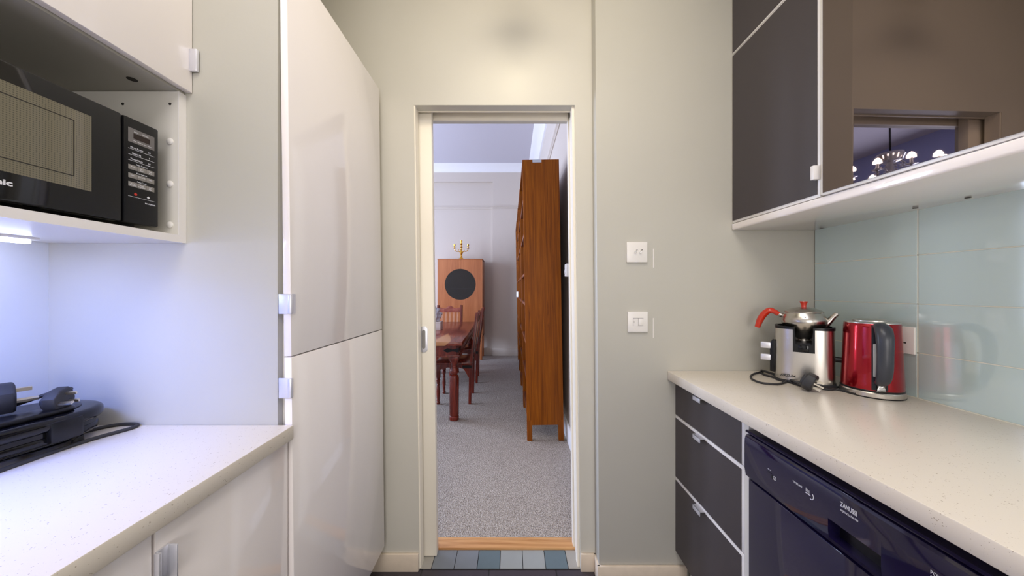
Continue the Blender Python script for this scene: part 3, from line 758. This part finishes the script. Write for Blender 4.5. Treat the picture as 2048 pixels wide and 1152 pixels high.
tp = thing('teapot', 'small steel teapot with red handle and red lid knob, on the tea maker', 'teapot', (0, 0, .150))
b = B().lathe([(.0, .150), (.020, .150), (.0205, .158), (.018, .162), (.024, .168), (.040, .184), (.058, .206), (.066, .222), (.0675, .232), (.065, .243), (.058, .256), (.054, .264)], (0, 0, 0), 48)
b.build('body', M['psteel'], tp)
lid = B().lathe([(.0, .262), (.0565, .262), (.057, .2655), (.050, .271), (.034, .278), (.014, .282), (0, .2825)], (0, 0, 0), 48).build('lid', M['psteel'], tp)
B().lathe([(.008, .282), (.0075, .288), (.0095, .296), (.0125, .3015), (.0115, .304), (0, .3045)], (0, 0, 0), 24).build('lid_knob', M['redp'], lid)
sp = B().tube([(.050, 0, .212), (.066, 0, .228), (.078, 0, .246), (.090, 0, .262)], [.017, .011, .0085, .0075], 16)
sp.build('spout', M['psteel'], tp)
b = B().tube([(-.055, 0, .246), (-.066, 0, .249), (-.076, 0, .254)], [.006, .008, .008], 14).build('handle_mount', M['psteel'], tp)
B().tube([(-.073, 0, .252), (-.088, 0, .262), (-.102, 0, .2655), (-.118, 0, .252), (-.132, 0, .226), (-.141, 0, .196)], [.011, .0125, .015, .0155, .015, .012], 12, flatz=.8).build('handle', M['redp'], tp, label='curved red handle')
B().lathe([(0, 0), (.0022, 0), (.002, .002), (0, .002)], (.004, -.0635, .246), 10, 'Y').build('rivet', M['hole'], tp)
tp.location = (TMX, TMY, .91+.150); tp.rotation_euler = (0, 0, -th)

# ------------------------------------------------------------------ kettle
KX, KY = 1.205, 1.093
th = math.atan2(KX, KY)
t = thing('kettle', 'metallic red electric kettle with a dark grey handle, beside the tea maker', 'kettle', (0, 0, 0))
B().lathe([(.0, 0), (.076, 0), (.077, .002), (.077, .004)], (0, 0, 0), 64).build('base_foot', M['bplastic'], t)
B().lathe([(0, .003), (.0765, .003), (.0765, .016), (.074, .019), (0, .019)], (0, 0, 0), 64).build('power_base', M['steel'], t, label='steel ring base')
B().lathe([(.073, .018), (.0745, .020), (.0745, .024), (.073, .026)], (0, 0, 0), 64).build('seal_ring', M['bplastic'], t)
B().lathe([(0, .0245), (.0735, .0245), (.0738, .03), (.0705, .12), (.0672, .225), (.066, .236), (.063, .240), (0, .240)], (0, 0, 0), 72).build('body', M['redm'], t)
lid = B().lathe([(.0655, .2375), (.0655, .2405), (.060, .2425), (.0, .2425)], (0, 0, 0), 48).build('lid', M['steel'], t)
B().lathe([(.044, .242), (.044, .246), (.036, .249), (0, .250)], (0, .008, 0), 32).build('lid_button', M['steel'], lid)
# handle
b = B()
def yb(z): return -(.0738-.0337*.22*(z-.03)/.2*.96)
prf = [(-.066, .030), (-.080, .030), (-.078, .06), (-.0745, .06)]
# back plate hugging the body
t_ = bmesh.new(); rws = []
for z in [.028+.206*k/12 for k in range(13)]:
    r = .0742-.0345*(z-.03)/1.05*1.0
    r = .0738+(.0672-.0738)*(z-.03)/.195 + .0018
    rws.append([t_.verts.new((r*math.sin(a), -r*math.cos(a), z)) for a in [R(-14+28*j/8) for j in range(9)]])
for u, v in zip(rws, rws[1:]):
    for j in range(8): t_.faces.new((u[j], u[j+1], v[j+1], v[j]))
ret = bmesh.ops.solidify(t_, geom=list(t_.faces), thickness=.004)
bmesh.ops.recalc_face_normals(t_, faces=t_.faces)
b._add(t_); bp_ = b.build('handle_plate', M['gplastic'], t)
hp = [(0, -.060, .226), (0, -.082, .232), (0, -.104, .222), (0, -.116, .195), (0, -.118, .15), (0, -.115, .105), (0, -.105, .072), (0, -.088, .056), (0, -.068, .052)]
t_ = B().tube([(p[0], p[1], p[2]) for p in hp], [.010, .0125, .0145, .0145, .0135, .0135, .0125, .011, .009], 16)
t_.map(lambda c: Vector((c.x*1.4, c.y, c.z)))
hd = t_.build('handle', M['gplastic'], t, label='dark grey loop handle')
B().box(-.010, .010, -.104, -.085, .2335, .2385, bev=.002).build('lid_release', M['bplastic'], hd)
B().box(-.0145, -.0065, -.0765, -.071, .070, .175, bev=.002).build('water_gauge', M['gauge'], t)
B().prism(stadium(.002, .040, .018, .014), -.0795, -.0745, 'Y', bev=.001).build('switch', M['chrome'], t)
B().box(-.014, .014, .058, .074, .205, .236, bev=.004).build('spout', M['redm'], t) 
t.location = (KX, KY, .91); rz = -th+R(14); t.rotation_euler = (0, 0, rz)
# spout really sits opposite the handle: short lead to the base
inv = (Matrix.Translation((KX, KY, .91)) @ Matrix.Rotation(rz, 4, 'Z')).inverted()
q0 = Vector((KX-.072, KY-.02, .915)); W = lambda px, py: Vector(onw(px, py, .914))
B().tube([inv @ p for p in (q0, W(1676, 779), W(1660, 779), W(1645, 777), Vector((TMX+.02, TMY-.09, .914)), Vector((TMX+.075, TMY-.07, .914)), Vector((TMX+.11, TMY-.03, .914)))], .0035, 10).build('power_cord', M['bmatt'], t)

# ------------------------------------------------------------------ dining room furniture
def turned(b, x, y, h, r, z0=.0):
    pr = [(r*.75, 0), (r*.9, .01*h/.45), (r*.9, .05*h), (r*.62, .07*h), (r*.8, .09*h), (r*.62, .12*h), (r*.95, .30*h), (r*.72, .42*h), (r*.62, .46*h), (r*.85, .48*h), (r*.6, .50*h), (r*1.0, .60*h), (r*1.0, .62*h), (r*.7, .64*h), (r*1.05, .66*h), (r*1.05, .70*h)]
    b.lathe(pr, (x, y, z0), 16); b.box(x-r, x+r, y-r, y+r, z0+.70*h, z0+h, bev=.002)
# table; long axis local Y
t = thing('dining_table', 'dark red-brown sheesham dining table with turned legs and iron corner straps', 'table', (0, 0, 0))
TW, TL = .92, 1.94
b = B().box(-TW/2, TW/2, -TL/2, TL/2, .722, .762, bev=.006)
b.build('tabletop', M['sheet'], t)
b = B(); i_ = .035
b.box(-TW/2+i_, TW/2-i_, -TL/2+i_, -TL/2+i_+.03, .628, .722).box(-TW/2+i_, TW/2-i_, TL/2-i_-.03, TL/2-i_, .628, .722)
b.box(-TW/2+i_, -TW/2+i_+.03, -TL/2+i_, TL/2-i_, .628, .722).box(TW/2-i_-.03, TW/2-i_, -TL/2+i_, TL/2-i_, .628, .722)
b.box(-TW/2+i_-.01, TW/2-i_+.01, -TL/2+i_-.01, TL/2-i_+.01, .612, .630, bev=.004)
ap = b.build('apron', M['shee'], t)
for sx in (-1, 1):
    for sy in (-1, 1):
        s = B()
        X = sx*(TW/2-i_); Y = sy*(TL/2-i_)
        s.prism([(X-sx*.002, .655), (X-sx*.06, .668), (X-sx*.11, .655), (X-sx*.145, .676), (X-sx*.11, .697), (X-sx*.06, .684), (X-sx*.002, .697)][::1], Y-sy*.002, Y+sy*.004, 'Y')
        s.prism([(Y-sy*.002, .655), (Y-sy*.06, .668), (Y-sy*.11, .655), (Y-sy*.145, .676), (Y-sy*.11, .697), (Y-sy*.06, .684), (Y-sy*.002, .697)], X-sx*.002, X+sx*.004, 'X')
        s.build('corner_strap', M['iron'], ap, label='black iron corner strap')
        lx, ly = sx*(TW/2-.085), sy*(TL/2-.085)
        l = B().lathe([(.040, 0), (.046, .006), (.046, .035), (.038, .042), (.045, .052), (.046, .40), (.040, .425), (.028, .435), (.040, .455), (.042, .475), (.028, .50), (.030, .51), (.024, .52), (.034, .55), (.046, .575)], (lx, ly, 0), 24)
        l.box(lx-.045, lx+.045, ly-.045, ly+.045, .575, .615, bev=.003)
        l.build('leg', M['shee'], t)
t.location = (-.966, 4.005, .01); t.rotation_euler = (0, 0, .040)

def make_chair(label):
    t = thing('dining_chair', label, 'chair', (0, 0, 0), 'sheesham chairs round the dining table')
    # front = -Y, back = +Y
    B().box(-.215, .215, -.20, .20, .435, .458, bev=.008).build('seat', M['shee'], t)
    b = B()
    b.box(-.195, .195, -.19, -.165, .385, .435)
    for sx in (-1, 1):
        x = sx*.187
        pts = [(-.17, .435), (-.17, .37), (-.12, .385), (-.06, .40), (.06, .40), (.11, .385), (.135, .35), (.16, .30), (.185, .29), (.185, .435)]
        b.prism(pts, x-.011, x+.011, 'X')
    b.box(-.195, .195, .165, .19, .385, .435)
    b.build('apron', M['shee'], t)
    for sx in (-1, 1):
        l = B(); turned(l, sx*.185, -.165, .435, .022); l.build('leg', M['shee'], t)
        # rear post: leg and back upright in one raked timber
        p = [(.165, 0), (.195, 0), (.205, .40), (.215, .50), (.275, .97), (.272, 1.0), (.245, 1.0), (.240, .97), (.185, .50), (.172, .40)]
        B().prism(p, sx*.19-.019, sx*.19+.019, 'X', bev=.002).build('rear_post', M['shee'], t)
        B().box(sx*.207-.004*sx, sx*.2115, .10, .20, .395, .425).build('iron_strap', M['iron'], t)
    # crest rail with carved hump, lower rail, slats
    def yz(z): return .20+(z-.5)*.125
    n = 24; up = []
    for k in range(n+1):
        x = -.172+.344*k/n; u = abs(x)/.172
        up.append((x, .955+.030*math.exp(-(x/.05)**2)+.010*math.cos(u*PI*2)*(1 if u > .3 else .3)))
    poly = [(-.172, .885)]+[(.172, .885)]+[(x, z) for x, z in reversed(up)]
    sh = Matrix.Identity(4); sh[1][2] = .125
    B().prism(poly, .20-.0625-.012, .20-.0625+.012, 'Y', xf=sh, bev=.002).build('crest_rail', M['sheem'], t)
    B().box(-.172, .172, .20-.0625-.010, .20-.0625+.010, .535, .575, xf=sh).build('lower_rail', M['shee'], t)
    for i in range(5):
        x = -.125+.0625*i
        B().box(x-.012, x+.012, .20-.0625-.006, .20-.0625+.006, .57, .89, xf=sh).build('slat', M['sheeb'], t, label='pale back slat')
    return t
ch = make_chair('red-brown slatted chair at the near right side of the dining table')
ch.location = (-.648, 3.755, .01); ch.rotation_euler = (0, 0, R(-90+2))
ch2 = copy_tree(ch); ch2['label'] = 'red-brown slatted chair at the far right side of the dining table, behind another'
ch2.location = (-.665, 4.56, .01); ch2.rotation_euler = (0, 0, R(-90+3))
ch3 = copy_tree(ch); ch3['label'] = 'slatted chair facing the camera at the far end of the dining table'
ch3.location = (-1.01, 5.10, .01); ch3.rotation_euler = (0, 0, R(2))
ch4 = copy_tree(ch); ch4['label'] = 'slatted chair on the far left side of the dining table, only leg tips showing'
ch4.location = (-1.27, 4.50, .01); ch4.rotation_euler = (0, 0, R(92))

# box with plastic bag on the table
TZ = .01+.762
t = thing('cardboard_box', 'small white box on the dining table, under a crumpled plastic bag', 'box', (-1.0, 3.98, TZ))
B().box(-1.14, -.865, 3.93, 4.08, TZ, TZ+.098, bev=.002).build('carton', M['card'], t)
B().box(-1.142, -.863, 3.928, 4.082, TZ+.082, TZ+.1, bev=.002).build('lid', M['card'], t)
b = B(); t_ = bmesh.new(); bmesh.ops.create_icosphere(t_, subdivisions=4, radius=1)
for v in t_.verts:
    n_ = noise.fractal(v.co*1.8, 1, 2, 4)*.28+noise.noise(v.co*5)*.08
    v.co = Vector((v.co.x*.125*(1+n_), v.co.y*.085*(1+n_), (v.co.z if v.co.z > -.55 else -.55)*(.105 if v.co.z < 0 else .10+.10*max(0, 1-abs(v.co.x)*2.2))*(1+n_*.6)))
zmin = min(v.co.z for v in t_.verts)
bmesh.ops.translate(t_, vec=(-.985, 4.0, TZ+.101-zmin), verts=t_.verts); b._add(t_)
o = b.build('plastic_bag', M['bag'], None, label='crumpled pale plastic bag sitting on the white box on the dining table', category='bag')

# display cabinet with round window
DCY = 5.80
t = thing('display_cabinet', 'cherry cabinet with a round glass window against the far dining wall', 'cabinet', (-.92, 6.0, 0))
cx, cz, cr = -.920, 1.357, .275
x0, x1, z0, z1 = -1.325, -.528, .42, 1.80
b = B()
b.box(x0, x0+.02, DCY+.02, 6.20, z0, z1).box(x1-.02, x1, DCY+.02, 6.20, z0, z1).box(x0, x1, DCY+.02, 6.20, z0, z0+.02)
b.box(x0+.02, x1-.02, 6.18, 6.20, z0, z1, mi=1).box(x0+.02, x1-.02, DCY+.06, 6.18, 1.29, 1.305, mi=1)
b.box(x0, x1+.0, DCY+.02, 6.20, z1-.02, z1)
b.build('carcass', [M['cherry'], flat('dark_interior', rgb(60, 42, 30), .6)], t)
B().box(x0-.006, x1+.006, DCY-.004, 6.202, z1, z1+.012, bev=.003).build('top_board', M['cherry'], t)
# two door leaves, each with a half-round cut-out
def half_door(s):
    xe = x0 if s < 0 else x1; cxs = -.9205+s*.0012
    pts = [(cxs, z1-.002), (cxs, cz+cr)]
    N = 24
    for k in range(1, N): a = PI/2 + (-s)*PI*k/N; pts.append((cxs+cr*math.cos(a), cz+cr*math.sin(a)))
    pts += [(cxs, cz-cr), (cxs, z0+.002), (xe, z0+.002), (xe, z1-.002)]
    return pts
for s in (-1, 1):
    t_ = B(); pts = half_door(s)
    d = t_.prism(pts, DCY, DCY+.02, 'Y').build('door', M['cherry'], t)
N = 48
g_ = B()
g_.prism([(cx+cr*math.cos(2*PI*k/N), cz+cr*math.sin(2*PI*k/N)) for k in range(N)], DCY+.010, DCY+.014, 'Y')
g_.build('round_window', M['leadglass'], t, label='round dark glass window')
for (xx, yy_) in ((x0+.025, DCY+.03), (x1-.025, DCY+.03), (x0+.025, 6.17), (x1-.025, 6.17)):
    B().box(xx-.022, xx+.022, yy_-.022, yy_+.022, .01, z0, bev=.003).build('leg', M['cherry'], t)
B().box(x0+.05, x1-.05, DCY+.02, 6.18, .17, .185).build('lower_shelf', M['cherry'], t)

# candelabra
t = thing('candelabra', 'gilt three-arm candelabra on top of the round-window cabinet', 'candelabra', (-.925, 5.95, 1.812))
X, Y, Z = -.925, 5.95, 1.812
B().lathe([(.062, 0), (.064, .006), (.052, .014), (.040, .022), (.022, .036), (.014, .052), (.018, .066), (.012, .082), (.022, .105), (.030, .125), (.022, .150), (.012, .168), (.018, .18), (.010, .20), (.012, .215), (.026, .232), (.010, .236), (.010, .262), (.016, .270), (.028, .290), (.012, .294), (.012, .315), (.017, .325), (.017, .352), (.011, .352)], (X, Y, Z), 24).build('stem', M['gold'], t)
for s in (-1, 1):
    a = B().tube([(X+s*.015, Y, Z+.13), (X+s*.05, Y, Z+.150), (X+s*.085, Y, Z+.150), (X+s*.115, Y, Z+.168), (X+s*.124, Y, Z+.205)], [.008, .007, .007, .008, .006], 10)
    a.tube([(X+s*.03, Y, Z+.14), (X+s*.055, Y, Z+.165), (X+s*.04, Y, Z+.185)], [.006, .005, .004], 8).build('arm', M['gold'], t)
    B().lathe([(.006, .200), (.034, .215), (.034, .219), (.012, .222), (.010, .238), (.018, .250), (.018, .278), (.012, .278)], (X+s*.124, Y, Z), 20).build('candle_cup', M['gold'], t)

# bookcases along the right wall
def make_case(label):
    t = thing('bookcase', label, 'bookcase', (0, 0, 0), 'oak bookcases along the right dining wall')
    W_, D_ = .785, .302   # along Y, along X
    for s in (0, 1):
        y0 = 0 if s == 0 else W_-.022
        B().box(-D_/2, D_/2, y0, y0+.022, .13, 2.322, bev=.0015).build('side_panel', M['oak'], t)
        for x in (-1, 1):
            xx = x*(D_/2-.021)
            B().box(xx-.021, xx+.021, y0-.0005, y0+.040 if s == 0 else y0+.0225, 0, .172).build('leg', M['oak'], t)
    B().box(-D_/2, D_/2, .022, W_-.022, 2.295, 2.322).build('top_board', M['oak'], t)
    B().box(D_/2-.008, D_/2-.002, .022, W_-.022, .16, 2.295).build('back_panel', M['oakdark'], t)
    for z in (.16, .48, .79, 1.115, 1.37, 1.705, 2.0):
        B().box(-D_/2+.004, D_/2-.008, .022, W_-.022, z, z+.022).build('shelf', M['oakdark'], t)
    return t
c0 = make_case('oak bookcase nearest the doorway, its tall plain side facing the camera')
labs = [None, 'oak bookcase second from the doorway, just behind the nearest', 'oak bookcase third from the doorway, with a white card on a shelf', 'oak bookcase farthest from the doorway, near the far wall']
for i in range(4):
    c = c0 if i == 0 else copy_tree(c0)
    Yc = 2.69+.792*i
    c.location = (.277-.006*i, Yc, .012); c.rotation_euler = (0, -.0175, .004)
    if i: c['label'] = labs[i]
t = B().box(.075, .081, 4.62, 4.70, 1.155, 1.235).build('card', M['card'], None, label='small white card standing on a shelf of the third bookcase', category='card')
t.rotation_euler = (0, 0, .3)
org[c0] = Vector((0, 0, 0)); B().box(-.068, .006, -.0012, .0, 2.298, 2.3225).build('tape', M['bag'], c0, label='strip of clear tape at the top edge')

# thermostat on the right dining wall
t = thing('thermostat', 'small white thermostat on the dining wall right of the bookcase', 'thermostat', (.45, 2.6, 1.36))
B().box(.418, DX1-.001, 2.53, 2.60, 1.362, 1.462, bev=.008, seg=3).build('case', M['wplastic'], t)
B().cyl((.414, 2.565, 1.40), .016, .006, 'X', 24).build('dial', M['wplastic'], t)

# chandelier (seen in the mirror door)
CX, CY, CZ = -1.86, 3.02, 2.305
t = thing('chandelier', 'crystal chandelier with lit bulbs hanging in the dining room, seen mirrored in the glass door', 'chandelier', (CX, CY, CZ))
B().tube([(CX, CY, CZ+.28), (CX+.004, CY, CZ+.6), (CX-.004, CY, CZ+.9), (CX, CY, DZ)], .007, 8).lathe([(.05, DZ-.03), (.06, DZ-.002), (.02, DZ)], (CX, CY, 0), 20).build('chain', M['iron'], t)
B().lathe([(.02, -.16), (.05, -.12), (.03, -.08), (.035, 0), (.05, .04), (.03, .08), (.025, .18), (.08, .19), (.10, .24), (.09, .265), (.02, .28)], (CX, CY, CZ), 24).build('body', M['crystal'], t)
for k in range(10):
    a = 2*PI*k/10+.2; ca, sa = math.cos(a), math.sin(a)
    def A(r, z): return (CX+ca*r, CY+sa*r, CZ+z)
    arm = B().tube([A(.03, .0), A(.12, -.07), (A(.22, -.07)), A(.30, -.01), A(.32, .05)], .007, 8)
    arm.lathe([(.004, .045), (.04, .055), (.03, .06), (.010, .062), (.010, .115)], (CX+ca*.32, CY+sa*.32, CZ), 14)
    arm = arm.build('arm', M['crystal'], t)
    B().lathe([(.011, .110), (.030, .113), (.027, .136), (.014, .156), (0, .164)], (CX+ca*.32, CY+sa*.32, CZ), 14).build('bulb', M['bulb'], arm)
    d = B()
    for r_, z_ in ((.32, .03), (.26, -.06), (.17, -.08), (.10, .16), (.08, .21)):
        for q in range(3):
            zz = z_-.03-q*.028; rr = r_+.006*random.uniform(-1, 1)
            d.lathe([(0, 0), (.010, .009), (0, .022)], A(rr, zz), 6)
    d.build('crystal_drops', M['crystal'], arm)

# spotlight fitting added above the frame to cast the dark patch on the wall
t = thing('ceiling_spotlight', 'small ceiling spotlight above the doorway, casting the soft dark patch on the wall', 'lamp', (.02, 1.10, 2.9))
B().tube([(.02, 1.12, 2.9), (.02, 1.12, 2.64)], .008, 10, smooth=False).cyl((.02, 1.12, 2.885), .04, .015).build('stem', M['alu'], t)
B().lathe([(.03, 0), (.065, .02), (.070, .09), (.06, .13), (.02, .14)], (.02, 1.12, 2.455), 24).build('shade', M['alu'], t)
